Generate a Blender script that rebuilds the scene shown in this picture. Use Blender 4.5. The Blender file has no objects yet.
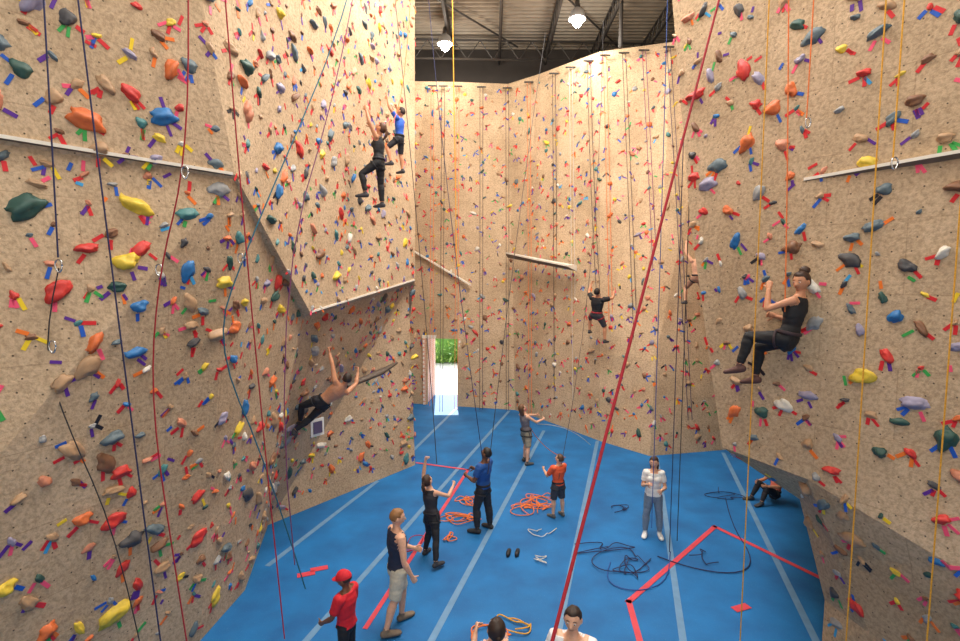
import bpy, math, random
import numpy as np
from mathutils import Vector, Matrix, noise
from mathutils.bvhtree import BVHTree
random.seed(7); rng=np.random.default_rng(7)
COL=bpy.context.scene.collection
def lin(c): return tuple(((v/255)/12.92 if v/255<=.04045 else ((v/255+.055)/1.055)**2.4) for v in c)
def link(o): COL.objects.link(o); return o
MATS={}
def mat(name,rgb,rough=.6,var=.0,scale=8,metal=0,bump=0,emit=0):
    if name in MATS: return MATS[name]
    m=bpy.data.materials.new(name); m.use_nodes=True; nt=m.node_tree; b=nt.nodes['Principled BSDF']
    c=lin(rgb)
    b.inputs['Base Color'].default_value=(*c,1); b.inputs['Roughness'].default_value=rough; b.inputs['Metallic'].default_value=metal
    if var>0 or bump>0:
        tc=nt.nodes.new('ShaderNodeTexCoord'); n=nt.nodes.new('ShaderNodeTexNoise'); n.inputs['Scale'].default_value=scale; n.inputs['Detail'].default_value=4
        nt.links.new(tc.outputs['Object'],n.inputs['Vector'])
        if var>0:
            r=nt.nodes.new('ShaderNodeValToRGB'); r.color_ramp.elements[0].position=.3; r.color_ramp.elements[1].position=.7
            r.color_ramp.elements[0].color=(*[v*(1-var) for v in c],1); r.color_ramp.elements[1].color=(*[min(1,v*(1+var)) for v in c],1)
            nt.links.new(n.outputs['Fac'],r.inputs['Fac']); nt.links.new(r.outputs['Color'],b.inputs['Base Color'])
        if bump>0:
            bp=nt.nodes.new('ShaderNodeBump'); bp.inputs['Strength'].default_value=bump; bp.inputs['Distance'].default_value=.02
            nt.links.new(n.outputs['Fac'],bp.inputs['Height']); nt.links.new(bp.outputs['Normal'],b.inputs['Normal'])
    if emit>0:
        b.inputs['Emission Color'].default_value=(*c,1); b.inputs['Emission Strength'].default_value=emit
    MATS[name]=m; return m
def mesh_obj(name,V,Fc,mats,midx=None,smooth=False,parent=None):
    me=bpy.data.meshes.new(name); me.from_pydata([tuple(v) for v in V],[],[tuple(f) for f in Fc])
    for m in mats: me.materials.append(m)
    if midx is not None: me.polygons.foreach_set('material_index',np.array(midx,dtype=np.int32))
    me.polygons.foreach_set('use_smooth',np.full(len(me.polygons),smooth))
    me.update(); o=bpy.data.objects.new(name,me); link(o)
    if parent: o.parent=parent
    return o
class MB:
    def __init__(s): s.V=[];s.F=[];s.M=[]
    def add(s,V,F,m=0):
        k=len(s.V); s.V+= [tuple(v) for v in V]; s.F+=[tuple(i+k for i in f) for f in F]; s.M+=[m]*len(F)
    def box(s,c,d,m=0,R=None):
        c=Vector(c); V=[]
        for z in(-1,1):
            for y in(-1,1):
                for x in(-1,1):
                    p=Vector((x*d[0]/2,y*d[1]/2,z*d[2]/2)); 
                    if R: p=R@p
                    V.append(c+p)
        s.add(V,[(0,2,3,1),(4,5,7,6),(0,1,5,4),(2,6,7,3),(0,4,6,2),(1,3,7,5)],m)
    def tube(s,pts,rads,axis=Vector((1,0,0)),n=12,m=0,caps=True):
        pts=[Vector(p) for p in pts]; rads=[(r,r) if not isinstance(r,tuple) else r for r in rads]
        T=[]
        for i in range(len(pts)):
            t=(pts[min(i+1,len(pts)-1)]-pts[max(i-1,0)])
            T.append(t.normalized() if t.length>1e-9 else Vector((0,0,1)))
        if caps:
            a=(rads[0][0]+rads[0][1])/2; b=(rads[-1][0]+rads[-1][1])/2
            pts=[pts[0]-T[0]*a*.62]+pts+[pts[-1]+T[-1]*b*.62]; T=[T[0]]+T+[T[-1]]
            rads=[(rads[0][0]*.75,rads[0][1]*.75)]+rads+[(rads[-1][0]*.75,rads[-1][1]*.75)]
        V=[];F=[]
        for p,t,r in zip(pts,T,rads):
            sx=axis-t*axis.dot(t)
            if sx.length<.05: sx=Vector((0,1,0))-t*t.y
            if sx.length<.05: sx=Vector((1,0,0))-t*t.x
            sx.normalize(); sy=t.cross(sx)
            for k in range(n):
                a=2*math.pi*k/n; V.append(p+sx*r[0]*math.cos(a)+sy*r[1]*math.sin(a))
        for i in range(len(pts)-1):
            for k in range(n): F.append((i*n+k,i*n+(k+1)%n,(i+1)*n+(k+1)%n,(i+1)*n+k))
        e=.38 if caps else 0
        V.append(pts[0]-T[0]*rads[0][0]*e); V.append(pts[-1]+T[-1]*rads[-1][0]*e)
        for k in range(n): F.append((len(V)-2,(k+1)%n,k)); F.append((len(V)-1,(len(pts)-1)*n+k,(len(pts)-1)*n+(k+1)%n))
        s.add(V,F,m)
    def ell(s,c,ax,rad,n=10,m=0):
        V=[];F=[];k=n//2+1
        V.append(Vector(c)+ax[2]*rad[2])
        for i in range(1,k):
            th=math.pi*i/k
            for j in range(n):
                ph=2*math.pi*j/n
                V.append(Vector(c)+ax[0]*rad[0]*math.sin(th)*math.cos(ph)+ax[1]*rad[1]*math.sin(th)*math.sin(ph)+ax[2]*rad[2]*math.cos(th))
        V.append(Vector(c)-ax[2]*rad[2]); L=len(V)-1
        for j in range(n):
            F.append((0,1+j,1+(j+1)%n)); F.append((L,1+(k-2)*n+(j+1)%n,1+(k-2)*n+j))
            for i in range(k-2): F.append((1+i*n+j,1+(i+1)*n+j,1+(i+1)*n+(j+1)%n,1+i*n+(j+1)%n))
        s.add(V,F,m)
    def obj(s,name,mats,smooth=False,parent=None): return mesh_obj(name,s.V,s.F,mats,s.M,smooth,parent)

# ---------------------------------------------------------------- camera
cam=bpy.data.cameras.new('camera'); cam.lens=19.5; cam.sensor_width=36; cam.clip_end=200
co=link(bpy.data.objects.new('camera',cam)); co.location=(0,0,5); co.rotation_euler=(math.pi/2-math.atan(.08),0,0)
bpy.context.scene.camera=co
try:
    bpy.context.scene.view_settings.view_transform='Standard'; bpy.context.scene.view_settings.look='None'
except Exception: pass

# ---------------------------------------------------------------- wall material
def wall_material(name,rgb):
    m=bpy.data.materials.new(name); m.use_nodes=True; nt=m.node_tree; N=nt.nodes; L=nt.links; b=N['Principled BSDF']
    b.inputs['Roughness'].default_value=.85; b.inputs['Specular IOR Level'].default_value=.2
    c=lin(rgb); tc=N.new('ShaderNodeTexCoord')
    n1=N.new('ShaderNodeTexNoise'); n1.inputs['Scale'].default_value=.7; n1.inputs['Detail'].default_value=8; n1.inputs['Roughness'].default_value=.6; L.new(tc.outputs['Object'],n1.inputs['Vector'])
    r=N.new('ShaderNodeValToRGB'); r.color_ramp.elements[0].position=.32; r.color_ramp.elements[1].position=.68
    r.color_ramp.elements[0].color=(c[0]*.80,c[1]*.77,c[2]*.74,1); r.color_ramp.elements[1].color=(min(1,c[0]*1.12),min(1,c[1]*1.12),min(1,c[2]*1.14),1)
    L.new(n1.outputs['Fac'],r.inputs['Fac'])
    n2=N.new('ShaderNodeTexNoise'); n2.inputs['Scale'].default_value=24; n2.inputs['Detail'].default_value=7; n2.inputs['Roughness'].default_value=.65; L.new(tc.outputs['Object'],n2.inputs['Vector'])
    r2=N.new('ShaderNodeValToRGB'); r2.color_ramp.elements[0].position=.36; r2.color_ramp.elements[0].color=(.72,.70,.68,1); r2.color_ramp.elements[1].position=.58; r2.color_ramp.elements[1].color=(1.04,1.04,1.04,1)
    L.new(n2.outputs['Fac'],r2.inputs['Fac'])
    mx=N.new('ShaderNodeMix'); mx.data_type='RGBA'; mx.blend_type='MULTIPLY'; mx.inputs[0].default_value=1
    L.new(r.outputs['Color'],mx.inputs[6]); L.new(r2.outputs['Color'],mx.inputs[7])
    vo=N.new('ShaderNodeTexVoronoi'); vo.voronoi_dimensions='2D'; vo.inputs['Scale'].default_value=4.6; vo.inputs['Randomness'].default_value=.6; L.new(tc.outputs['UV'],vo.inputs['Vector'])
    lt=N.new('ShaderNodeMath'); lt.operation='LESS_THAN'; lt.inputs[1].default_value=.04; L.new(vo.outputs['Distance'],lt.inputs[0])
    mx2=N.new('ShaderNodeMix'); mx2.data_type='RGBA'; L.new(lt.outputs[0],mx2.inputs[0]); L.new(mx.outputs[2],mx2.inputs[6]); mx2.inputs[7].default_value=(.12,.09,.06,1)
    bk=N.new('ShaderNodeTexBrick'); bk.inputs['Scale'].default_value=.31; bk.inputs['Mortar Size'].default_value=.0018; bk.inputs['Color1'].default_value=(1,1,1,1); bk.inputs['Color2'].default_value=(.975,.975,.975,1); bk.inputs['Mortar'].default_value=(.82,.8,.78,1)
    L.new(tc.outputs['UV'],bk.inputs['Vector'])
    mx3=N.new('ShaderNodeMix'); mx3.data_type='RGBA'; mx3.blend_type='MULTIPLY'; mx3.inputs[0].default_value=1; L.new(mx2.outputs[2],mx3.inputs[6]); L.new(bk.outputs['Color'],mx3.inputs[7])
    L.new(mx3.outputs[2],b.inputs['Base Color'])
    bp=N.new('ShaderNodeBump'); bp.inputs['Strength'].default_value=.5; bp.inputs['Distance'].default_value=.025; L.new(n2.outputs['Fac'],bp.inputs['Height']); L.new(bp.outputs['Normal'],b.inputs['Normal'])
    return m
M_wall=wall_material('textured_sand_plaster',(204,178,146))
M_wall2=wall_material('textured_sand_plaster_shade',(196,168,134))  # same plaster for the undercut, its shade put into a darker colour
REF=Vector((0,8,5))
WALLS={}
def panel_wall(name,P,faces,mats,midx=None):
    P=[Vector(p) for p in P]; out=[]
    for f in faces:
        a,b,c=P[f[0]],P[f[1]],P[f[2]]; n=(b-a).cross(c-a); cen=sum((P[i] for i in f),Vector())/len(f)
        out.append(tuple(f) if n.dot(REF-cen)>0 else tuple(reversed(f)))
    o=mesh_obj(name,P,out,mats,midx)
    uv=o.data.uv_layers.new(name='UVMap')
    for p in o.data.polygons:
        n=p.normal; t=Vector((0,0,1)).cross(n)
        t=t.normalized() if t.length>.05 else Vector((1,0,0)); u2=n.cross(t)
        for li in p.loop_indices:
            co_=o.data.vertices[o.data.loops[li].vertex_index].co; uv.data[li].uv=(co_.dot(t),co_.dot(u2))
    tris=[]
    for f in out:
        for k in range(1,len(f)-1): tris.append((P[f[0]],P[f[k]],P[f[k+1]]))
    WALLS[name]=tris
    return o
def bvh(names):
    V=[];F=[]
    for n in names:
        for t in WALLS[n]: F.append((len(V),len(V)+1,len(V)+2)); V+=list(t)
    return BVHTree.FromPolygons(V,F)
LP=dict(a0=(-5.9,2.2,0),a1=(-3.88,6.83,0),a15=(-3.79,8.01,0),b=(-4.32,10.23,0),c=(-1.75,13.66,0),
 m0=(-6.4,2.25,6.28),Pp=(-3.02,6.53,6.28),Q=(-2.95,9.0,4.43),R=(-1.71,13.7,4.97),Q2=(-3.12,9.15,4.33),R2=(-1.9,13.8,4.8),
 Rm=(-2.06,13.4,10.2),T2=(-1.75,14.6,12.6),T1=(-3.55,5.5,12.6),T1b=(-2.95,7.7,12.6),T0=(-6.6,1.9,12.6),
 m0i=(-6.45,2.3,6.23),Ppi=(-3.06,6.56,6.23),d0=(-3.3,20.7,0),d1=(-3.3,20.7,12.6))
ks=list(LP); ix={k:i for i,k in enumerate(ks)}
fc=[('a0','a1','Ppi','m0i'),('a1','a15','Q2','Ppi'),('a15','b','Q2'),('b','c','R2','Q2'),('Q2','R2','R','Q'),('Ppi','Q2','Q','Pp'),('m0i','Ppi','Pp','m0'),
 ('m0','Pp','T1','T0'),('Pp','T1b','T1'),('Pp','Q','T1b'),('Q','Rm','T1b'),('Q','R','Rm'),('Rm','T2','T1b'),('c','d0','d1','T2','Rm','R','R2')]
panel_wall('wall_left',[LP[k] for k in ks],[tuple(ix[k] for k in f) for f in fc],[M_wall])
bt=[(-3.3,20.7),(-2.05,20.75),(-.85,20.8),(1.1,21.0),(2.23,20.0),(2.87,19.3),(4.03,18.1),(6.18,17.4),(7.7,17.2),(9.5,17)]
bg=[(-3.3,20.76),(-2.08,20.45),(-.89,20.14),(1.34,19.56),(2.1,18.4),(2.59,17.63),(3.71,15.74),(4.81,14.37),(7.09,14.89),(9.5,15.3)]
P=[];zs=[0,2.65,12.6]
for g,t in zip(bg,bt):
    for z in zs: k=z/12.6; P.append((g[0]*(1-k)+t[0]*k,g[1]*(1-k)+t[1]*k,z))
fs=[]
for i in range(len(bg)-1):
    for j in range(2):
        if i==1 and j==0: continue
        fs.append((i*3+j,(i+1)*3+j,(i+1)*3+j+1,i*3+j+1))
panel_wall('wall_back',P,fs,[M_wall])
RP=[(2.7,8.62,12.6),(2.92,8.26,9.22),(3.15,7.89,5.88),(3.49,7.33,2.58),
    (4.1,6.34,12.6),(4.1,6.34,9.2),(4.1,6.34,6.1),(4.1,6.34,2.5),
    (4.9,5.03,12.6),(4.9,5.03,9.2),(4.9,5.03,6.1),(4.88,5.05,2.05),
    (6.9,1.8,12.6),(6.9,1.8,9.2),(6.9,1.8,6.1),(6.85,1.9,1.3),
    (4.44,7.0,1.95),(4.76,6.85,.58),(4.74,6.83,0),
    (4.55,6.35,1.5),(4.85,6.15,.6),(4.95,6.1,0),
    (5.1,5.15,1.25),(5.3,5.1,.5),(5.35,5.1,0),
    (6.95,2.2,.8),(7,2.4,.3),(7.1,2.6,0),
    (8.2,16.2,12.6),(8.2,15.6,9.2),(8.2,15.2,5.9),(8.2,15.0,2.6)]
RF=[(0,4,5,1),(1,5,6,2),(2,6,7,3),(4,8,9,5),(5,9,10,6),(6,10,11,7),(8,12,13,9),(9,13,14,10),(10,14,15,11),
    (3,7,19,16),(16,19,20,17),(17,20,21,18),(7,11,22,19),(19,22,23,20),(20,23,24,21),(11,15,25,22),(22,25,26,23),(23,26,27,24),
    (0,28,29,1),(1,29,30,2),(2,30,31,3)]
panel_wall('wall_right',RP,RF,[M_wall,M_wall2],[0]*9+[1]*9+[0]*3)

# ---------------------------------------------------------------- holds
HC={'tan':(176,140,105),'brown':(128,88,62),'grey':(150,150,150),'slate':(88,104,112),'darkgreen':(48,82,74),'teal':(70,125,125),'blue':(40,110,170),
 'yellow':(222,190,60),'orange':(214,108,55),'red':(204,55,48),'lavender':(150,142,165),'salmon':(200,128,98),'white':(215,208,196),'charcoal':(70,68,70)}
HN=list(HC); HM=[mat('hold_'+k,HC[k],.55,.16,14,0,.15) for k in HN]
HW=np.array([.20,.09,.08,.08,.06,.05,.06,.06,.09,.09,.05,.06,.04,.04]); HW/=HW.sum()
TCc={'red':(215,40,48),'pink':(242,85,120),'purple':(92,42,145),'blue':(30,90,190),'yellow':(240,205,40),'green':(60,165,80),'orange':(240,120,40),'black':(30,30,40),'cyan':(60,160,215)}
TN=list(TCc); TM=[mat('tape_'+k,TCc[k],.5) for k in TN]
TW=np.array([.28,.16,.17,.12,.05,.08,.10,.03,.02]); TW/=TW.sum()
import bmesh
def ico(sub):
    bm=bmesh.new(); bmesh.ops.create_icosphere(bm,subdivisions=sub,radius=1); bm.verts.ensure_lookup_table()
    V=np.array([v.co[:] for v in bm.verts]); F=np.array([[v.index for v in f.verts] for f in bm.faces]); bm.free(); return V,F
def templates(sub,n):
    V0,F0=ico(sub); out=[]
    for i in range(n):
        sx=random.uniform(.8,1.6); sy=random.uniform(.5,1.0); sz=random.uniform(.45,.8); V=V0.copy()
        off=Vector((i*7.3,i*3.1,0)); 
        for k in range(len(V)):
            p=Vector(V[k]); d=1+.5*noise.noise(p*1.1+off)+.22*noise.noise(p*2.6+off)
            V[k]=V[k]*d
            if V[k][1]>.1 and V[k][2]>.2 and i%2==0: V[k][2]-=.45*V[k][1]
            if i%3==0 and V[k][2]>.2: V[k][2]-=.35*math.exp(-((V[k][0])**2+(V[k][1]-.1)**2)*6)
        V[:,0]*=sx;V[:,1]*=sy;V[:,2]*=sz
        V[:,2]=np.maximum(V[:,2],-.08); out.append((V,F0))
    return out
TPL={2:templates(2,10),3:templates(3,16)}
HV=[];HF=[];HMi=[];hcount=0
TB=MB()
def frame(n):
    t=Vector((0,0,1)).cross(n); t=t.normalized() if t.length>.05 else Vector((1,0,0)); return t,n.cross(t)
def add_hold(p,n,size,ci,sub,ang=None,asp=None):
    global hcount
    V,F=TPL[sub][random.randrange(len(TPL[sub]))]
    t,u=frame(n); a=random.uniform(-1,1)*1.3 if ang is None else ang
    ca,sa=math.cos(a),math.sin(a); X=np.array(t*ca+u*sa); Y=np.array(-t*sa+u*ca); Z=np.array(n)
    W=V*size
    W=np.outer(W[:,0],X)+np.outer(W[:,1],Y)+np.outer(W[:,2],Z)+np.array(p)
    HV.append(W);HF.append(F+hcount);HMi.append(np.full(len(F),ci));hcount+=len(W)
def add_tape(p,n,ang,L,w,ci):
    t,u=frame(n); R=Matrix((t*math.cos(ang)+u*math.sin(ang),-t*math.sin(ang)+u*math.cos(ang),n)).transposed()
    TB.box(Vector(p)+Vector(n)*.003,(L,w,.005),ci,R)
def flags(p,n,size,k,sc=1.0):
    base=rng.choice(len(TN),p=TW); t,u=frame(n)
    for j in range(k):
        a=random.choice([-math.pi/2,-math.pi/2+.5,-math.pi/2-.5,-math.pi*.8,-math.pi*.2,random.uniform(0,6.28)])+random.uniform(-.2,.2)
        L=random.uniform(.07,.125)*sc; d=size*1.0+L*.45
        q=p+t*math.cos(a)*d+u*math.sin(a)*d
        add_tape(q,n,a+random.uniform(-.3,.3),L,random.uniform(.03,.042)*sc,base if random.random()<.6 else rng.choice(len(TN),p=TW))
PL=[]
def special(name,Y,Z,colr,size,ang,side):
    bv=BV[name]; h=bv.ray_cast(Vector((0,Y,Z)),Vector((side,0,0)))
    if h[0] is None: return
    n=h[1]; 
    if n.dot(REF-h[0])<0: n=-n
    add_hold(h[0],n,size,HN.index(colr),3,ang); PL.append((h[0],size*2)); flags(h[0],n,size,random.choice([1,2,3]))
BV={k:bvh([k]) for k in WALLS}
for Y,Z,c_,s_,a_ in [(4.79,7.1,'slate',.16,.2),(5.24,7.52,'charcoal',.12,1.2),(6.3,8.3,'slate',.19,0),(5.35,6.59,'orange',.15,-.3),(4.81,6.6,'salmon',.12,1.3),(5.68,5.8,'yellow',.17,-.4),(5.55,5.19,'yellow',.17,.3),
 (6.1,5.75,'teal',.13,.2),(6.12,5.09,'blue',.11,1.3),(4.96,5.68,'darkgreen',.15,.6),(5.3,5.31,'red',.10,.1),(5.46,4.92,'darkgreen',.13,.1),(5.63,4.71,'blue',.12,.3),(5.63,4.2,'blue',.12,.2),(7.4,3.16,'blue',.11,1.4),
 (5.61,2.87,'red',.10,0),(6.58,4.3,'tan',.14,.2),(5.28,2.49,'orange',.12,.1),(5.68,1.16,'yellow',.2,.4),(5.49,3.29,'slate',.12,.2),(6.41,6.08,'grey',.11,.2),(7.8,6.9,'blue',.14,.9),(8.0,6.54,'orange',.14,.9),
 (6.6,4.96,'yellow',.11,0),(8.0,8.9,'yellow',.13,.4),(6.24,4.44,'tan',.1,0),(6.62,1.6,'red',.12,.5),(7.3,2.87,'yellow',.11,.6),(6.9,7.16,'salmon',.13,1.2)]:
    special('wall_left',Y,Z,c_,s_*.75,a_,-1)
for Y,Z,c_,s_,a_ in [(7.85,7.69,'red',.15,.1),(6.88,7.19,'orange',.17,.2),(7.17,6.83,'orange',.14,.9),(7.0,6.14,'grey',.12,1),(5.6,6.86,'brown',.14,.2),(5.58,5.14,'charcoal',.13,-.6),(5.79,5.98,'slate',.12,.1),(5.23,5.92,'brown',.13,0),
 (5.45,3.68,'lavender',.14,0),(5.86,5.59,'slate',.12,.3),(6.6,5.4,'brown',.12,.1),(5.37,6.42,'tan',.12,.1),(5.7,3.06,'darkgreen',.11,.2),(6.38,3.56,'lavender',.12,0),(6.1,2.7,'red',.1,0),(6.5,7.9,'slate',.12,.4)]:
    special('wall_right',Y,Z,c_,s_*.7,a_,1)
CELL={}
def ok(p,d):
    k=(int(p.x//.5),int(p.y//.5),int(p.z//.5))
    for dx in(-1,0,1):
        for dy in(-1,0,1):
            for dz in(-1,0,1):
                for q in CELL.get((k[0]+dx,k[1]+dy,k[2]+dz),()):
                    if (p-q).length<d: return False
    CELL.setdefault(k,[]).append(p); return True
for q,r in PL: CELL.setdefault((int(q.x//.5),int(q.y//.5),int(q.z//.5)),[]).append(q)
def scatter(wn,dens,dmin,smin,smax,sub,tsc,tfree=0):
    for a,b,c in WALLS[wn]:
        nn=(b-a).cross(c-a); A=nn.length/2; 
        if A<.02: continue
        n=nn.normalized(); cen=(a+b+c)/3
        if n.dot(REF-cen)<0: n=-n
        if wn=='wall_left' and min(a.y,b.y,c.y)>13.5: continue
        if wn=='wall_right' and max(a.y,b.y,c.y)>14: continue
        if n.z<-.75 or (A<1.1 and wn=='wall_left'): continue
        for _ in range(int(A*dens*2.2)):
            r1,r2=random.random()**.5,random.random(); p=a*(1-r1)+b*(r1*(1-r2))+c*(r1*r2)
            if p.z<.25 or p.z>12.4 or p.y<2.5: continue
            if wn=='wall_back' and abs(p.x+1.5)<.8 and p.z<2.9: continue
            if not ok(p,dmin): continue
            s_=smin+(smax-smin)*random.random()**2.2
            add_hold(p,n,s_,rng.choice(len(HN),p=HW),sub)
            flags(p,n,s_,random.choice([0,1,1,2,2,3,3]),tsc)
        for _ in range(int(A*tfree)):
            r1,r2=random.random()**.5,random.random(); p=a*(1-r1)+b*(r1*(1-r2))+c*(r1*r2)
            if p.z<.3 or p.z>12.4: continue
            if wn=='wall_back' and abs(p.x+1.5)<.8 and p.z<2.9: continue
            add_tape(p,n,random.uniform(0,3.14),random.uniform(.05,.12)*tsc,.033*tsc,rng.choice(len(TN),p=TW))
scatter('wall_left',10,.205,.034,.10,3,1.0,tfree=2.2)
scatter('wall_right',9,.225,.034,.10,3,1.0,tfree=1.6)
scatter('wall_back',7,.27,.04,.105,2,1.2,tfree=1.0)
V=np.concatenate(HV);Fh=np.concatenate(HF);Mi=np.concatenate(HMi)
me=bpy.data.meshes.new('climbing_holds'); me.vertices.add(len(V)); me.vertices.foreach_set('co',V.ravel()); me.loops.add(len(Fh)*3); me.loops.foreach_set('vertex_index',Fh.ravel().astype(np.int32))
me.polygons.add(len(Fh)); me.polygons.foreach_set('loop_start',np.arange(0,len(Fh)*3,3,dtype=np.int32)); 
for m in HM: me.materials.append(m)
me.polygons.foreach_set('material_index',Mi.astype(np.int32)); me.polygons.foreach_set('use_smooth',np.full(len(Fh),True)); me.update(calc_edges=True); me.validate()
link(bpy.data.objects.new('climbing_holds',me))
TB.obj('route_tape_flags',TM)

# ---------------------------------------------------------------- ledges
M_ledge=mat('ledge_pale_edge',(230,222,208),.5,.05,10); M_under=mat('ledge_underside_shade',(120,104,88),.8,.1,10)  # ledge undersides coloured darker to stand for their shadow
def ledge(p0,p1,prot,h,nrm,taper=.3,drop=1.3):
    p0,p1,nrm=Vector(p0),Vector(p1),Vector(nrm).normalized(); V=[];b=MB(); up=Vector((0,0,1))
    for p,k in((p0,taper),(p0.lerp(p1,.5),.8),(p1,1)):
        V+=[p-nrm*.06,p+nrm*prot*k,p+nrm*prot*k-up*h,p-nrm*.06-up*h*drop]
    F=[(0,1,2,3),(11,10,9,8)]
    b.add(V,F)
    for i in(0,4):
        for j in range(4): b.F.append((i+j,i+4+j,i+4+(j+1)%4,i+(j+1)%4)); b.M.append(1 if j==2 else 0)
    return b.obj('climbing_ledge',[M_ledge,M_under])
ledge((3.99,6.52,6.24),(5.3,4.38,6.28),.10,.035,(-.85,-.52,0),.1,3)
ledge((-5.8,3.0,6.31),(-3.05,6.5,6.30),.04,.035,(.77,-.61,0),1)
ledge((1.0,19.75,6.0),(3.15,17.2,5.45),.42,.05,(-.75,-.65,0),.1,4)
ledge((-2.9,20.6,6.3),(-.35,20.2,4.8),.12,.06,(-.2,-.95,0),1)
ledge((-2.95,9.05,4.45),(-1.73,13.65,4.99),.03,.035,(.95,-.25,0),1)
M_dark=mat('dark_wood',(84,70,60),.6,.2,20)
b=MB(); b.tube([(-2.75,10.7,2.78),(-2.2,11.3,2.95),(-1.95,12.0,3.05)],[(.07,.05),(.10,.06),(.04,.03)],n=10); b.obj('climbing_volume',[M_dark],True)
b=MB(); b.box((-3.3,10.35,2.0),(.3,.02,.36),0,Matrix.Rotation(.9,3,'Z')); b.box((-3.285,10.33,2.0),(.2,.02,.24),1,Matrix.Rotation(.9,3,'Z')); b.obj('route_sign',[mat('paper_white',(235,235,230)),mat('sign_print',(90,80,110))])

# ---------------------------------------------------------------- floor
def floor_mat():
    m=bpy.data.materials.new('blue_gym_matting'); m.use_nodes=True; nt=m.node_tree;N=nt.nodes;L=nt.links;b=N['Principled BSDF']
    tc=N.new('ShaderNodeTexCoord'); n=N.new('ShaderNodeTexNoise'); n.inputs['Scale'].default_value=1.3; n.inputs['Detail'].default_value=8; L.new(tc.outputs['Object'],n.inputs['Vector'])
    r=N.new('ShaderNodeValToRGB'); r.color_ramp.elements[0].position=.3; r.color_ramp.elements[1].position=.75
    r.color_ramp.elements[0].color=(*lin((4,88,148)),1); r.color_ramp.elements[1].color=(*lin((14,118,186)),1); L.new(n.outputs['Fac'],r.inputs['Fac'])
    n2=N.new('ShaderNodeTexNoise'); n2.inputs['Scale'].default_value=70; L.new(tc.outputs['Object'],n2.inputs['Vector'])
    r2=N.new('ShaderNodeValToRGB'); r2.color_ramp.elements[0].position=.64; r2.color_ramp.elements[0].color=(0,0,0,1); r2.color_ramp.elements[1].position=.8; r2.color_ramp.elements[1].color=(.35,.35,.35,1); L.new(n2.outputs['Fac'],r2.inputs['Fac'])
    mx=N.new('ShaderNodeMix'); mx.data_type='RGBA'; L.new(r2.outputs['Color'],mx.inputs[0]); L.new(r.outputs['Color'],mx.inputs[6]); mx.inputs[7].default_value=(.35,.5,.62,1)
    L.new(mx.outputs[2],b.inputs['Base Color']); b.inputs['Roughness'].default_value=.7
    bp=N.new('ShaderNodeBump'); bp.inputs['Strength'].default_value=.15; L.new(n2.outputs['Fac'],bp.inputs['Height']); L.new(bp.outputs['Normal'],b.inputs['Normal'])
    return m
mesh_obj('floor',[(-9,-6,0),(12,-6,0),(12,22.2,0),(-9,22.2,0)],[(0,1,2,3)],[floor_mat()])
M_seam=mat('mat_seam_tape',(100,140,176),.6,.1,5); M_rt=mat('red_floor_tape',(208,66,80),.5,.08,6)
def strip(pts,w,m,name,z=.003):
    b=MB()
    for (x0,y0),(x1,y1) in zip(pts[:-1],pts[1:]):
        d=Vector((x1-x0,y1-y0,0)); L=d.length; R=Matrix.Rotation(math.atan2(d.y,d.x),3,'Z'); b.box(((x0+x1)/2,(y0+y1)/2,z),(L+w*.9,w,.005),0,R)
    return b.obj(name,[m])
for k,(x0,y0,x1,y1) in enumerate([(-3.7,8.75,-2.55,12.5),(-3.2,4,1.1,19.4),(-1.6,3.5,2.1,16.8),(.1,3.5,3.62,15.7),(1.85,3.5,4.95,14.2),(3.65,3.5,7.0,14.6)]):
    strip([(x0,y0),(x1,y1)],.10,M_seam,'mat_seam_strip')
strip([(-2.0,14.6),(-.9,19.9)],.10,M_seam,'mat_seam_strip')
strip([(5.7,8.35),(4.75,10.15),(2.31,7.7),(2.12,6.0)],.09,M_rt,'floor_tape_line',.008)
strip([(-1.72,13.81),(-.31,13.29),(-1.64,7.1)],.075,M_rt,'floor_tape_line',.008)
for x,y in((3.98,7.55),(-2.95,8.45),(-2.78,8.62)): strip([(x-.08,y-.03),(x+.08,y+.03)],.13,M_rt,'floor_tape_mark',.008)

# ---------------------------------------------------------------- building shell
M_shell=mat('shell_drywall',(120,112,104),.9,.08,2); M_darkw=mat('dark_upper_wall',(62,56,52),.9,.1,2)
def box_obj(name,lo,hi,m):
    b=MB(); b.box([(a+c)/2 for a,c in zip(lo,hi)],[c-a for a,c in zip(lo,hi)]); return b.obj(name,[m])
box_obj('wall_shell_left',(-9.2,-6.2,0),(-9,22.6,14.6),M_shell); box_obj('wall_shell_right',(12,-6.2,0),(12.2,22.6,14.6),M_shell); box_obj('wall_shell_front',(-9.2,-6.2,0),(12.2,-6,14.6),M_shell)
b=MB()
for lo,hi in [((-9,22.3,0),(-2.4,22.5,14.6)),((-.75,22.3,0),(12,22.5,14.6)),((-2.4,22.3,2.8),(-.75,22.5,14.6))]: b.box([(a+c)/2 for a,c in zip(lo,hi)],[c-a for a,c in zip(lo,hi)])
b.obj('wall_shell_far',[M_darkw])
def brick():
    m=bpy.data.materials.new('painted_brick'); m.use_nodes=True; nt=m.node_tree; b=nt.nodes['Principled BSDF']; t=nt.nodes.new('ShaderNodeTexBrick'); tc=nt.nodes.new('ShaderNodeTexCoord'); mp=nt.nodes.new('ShaderNodeMapping'); mp.inputs['Rotation'].default_value=(0,math.pi/2,math.pi/2)
    t.inputs['Color1'].default_value=(*lin((235,185,160)),1); t.inputs['Color2'].default_value=(*lin((222,165,138)),1); t.inputs['Mortar'].default_value=(*lin((240,228,215)),1); t.inputs['Scale'].default_value=3.0
    nt.links.new(tc.outputs['Object'],mp.inputs['Vector']); nt.links.new(mp.outputs['Vector'],t.inputs['Vector']); nt.links.new(t.outputs['Color'],b.inputs['Base Color']); return m
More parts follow.
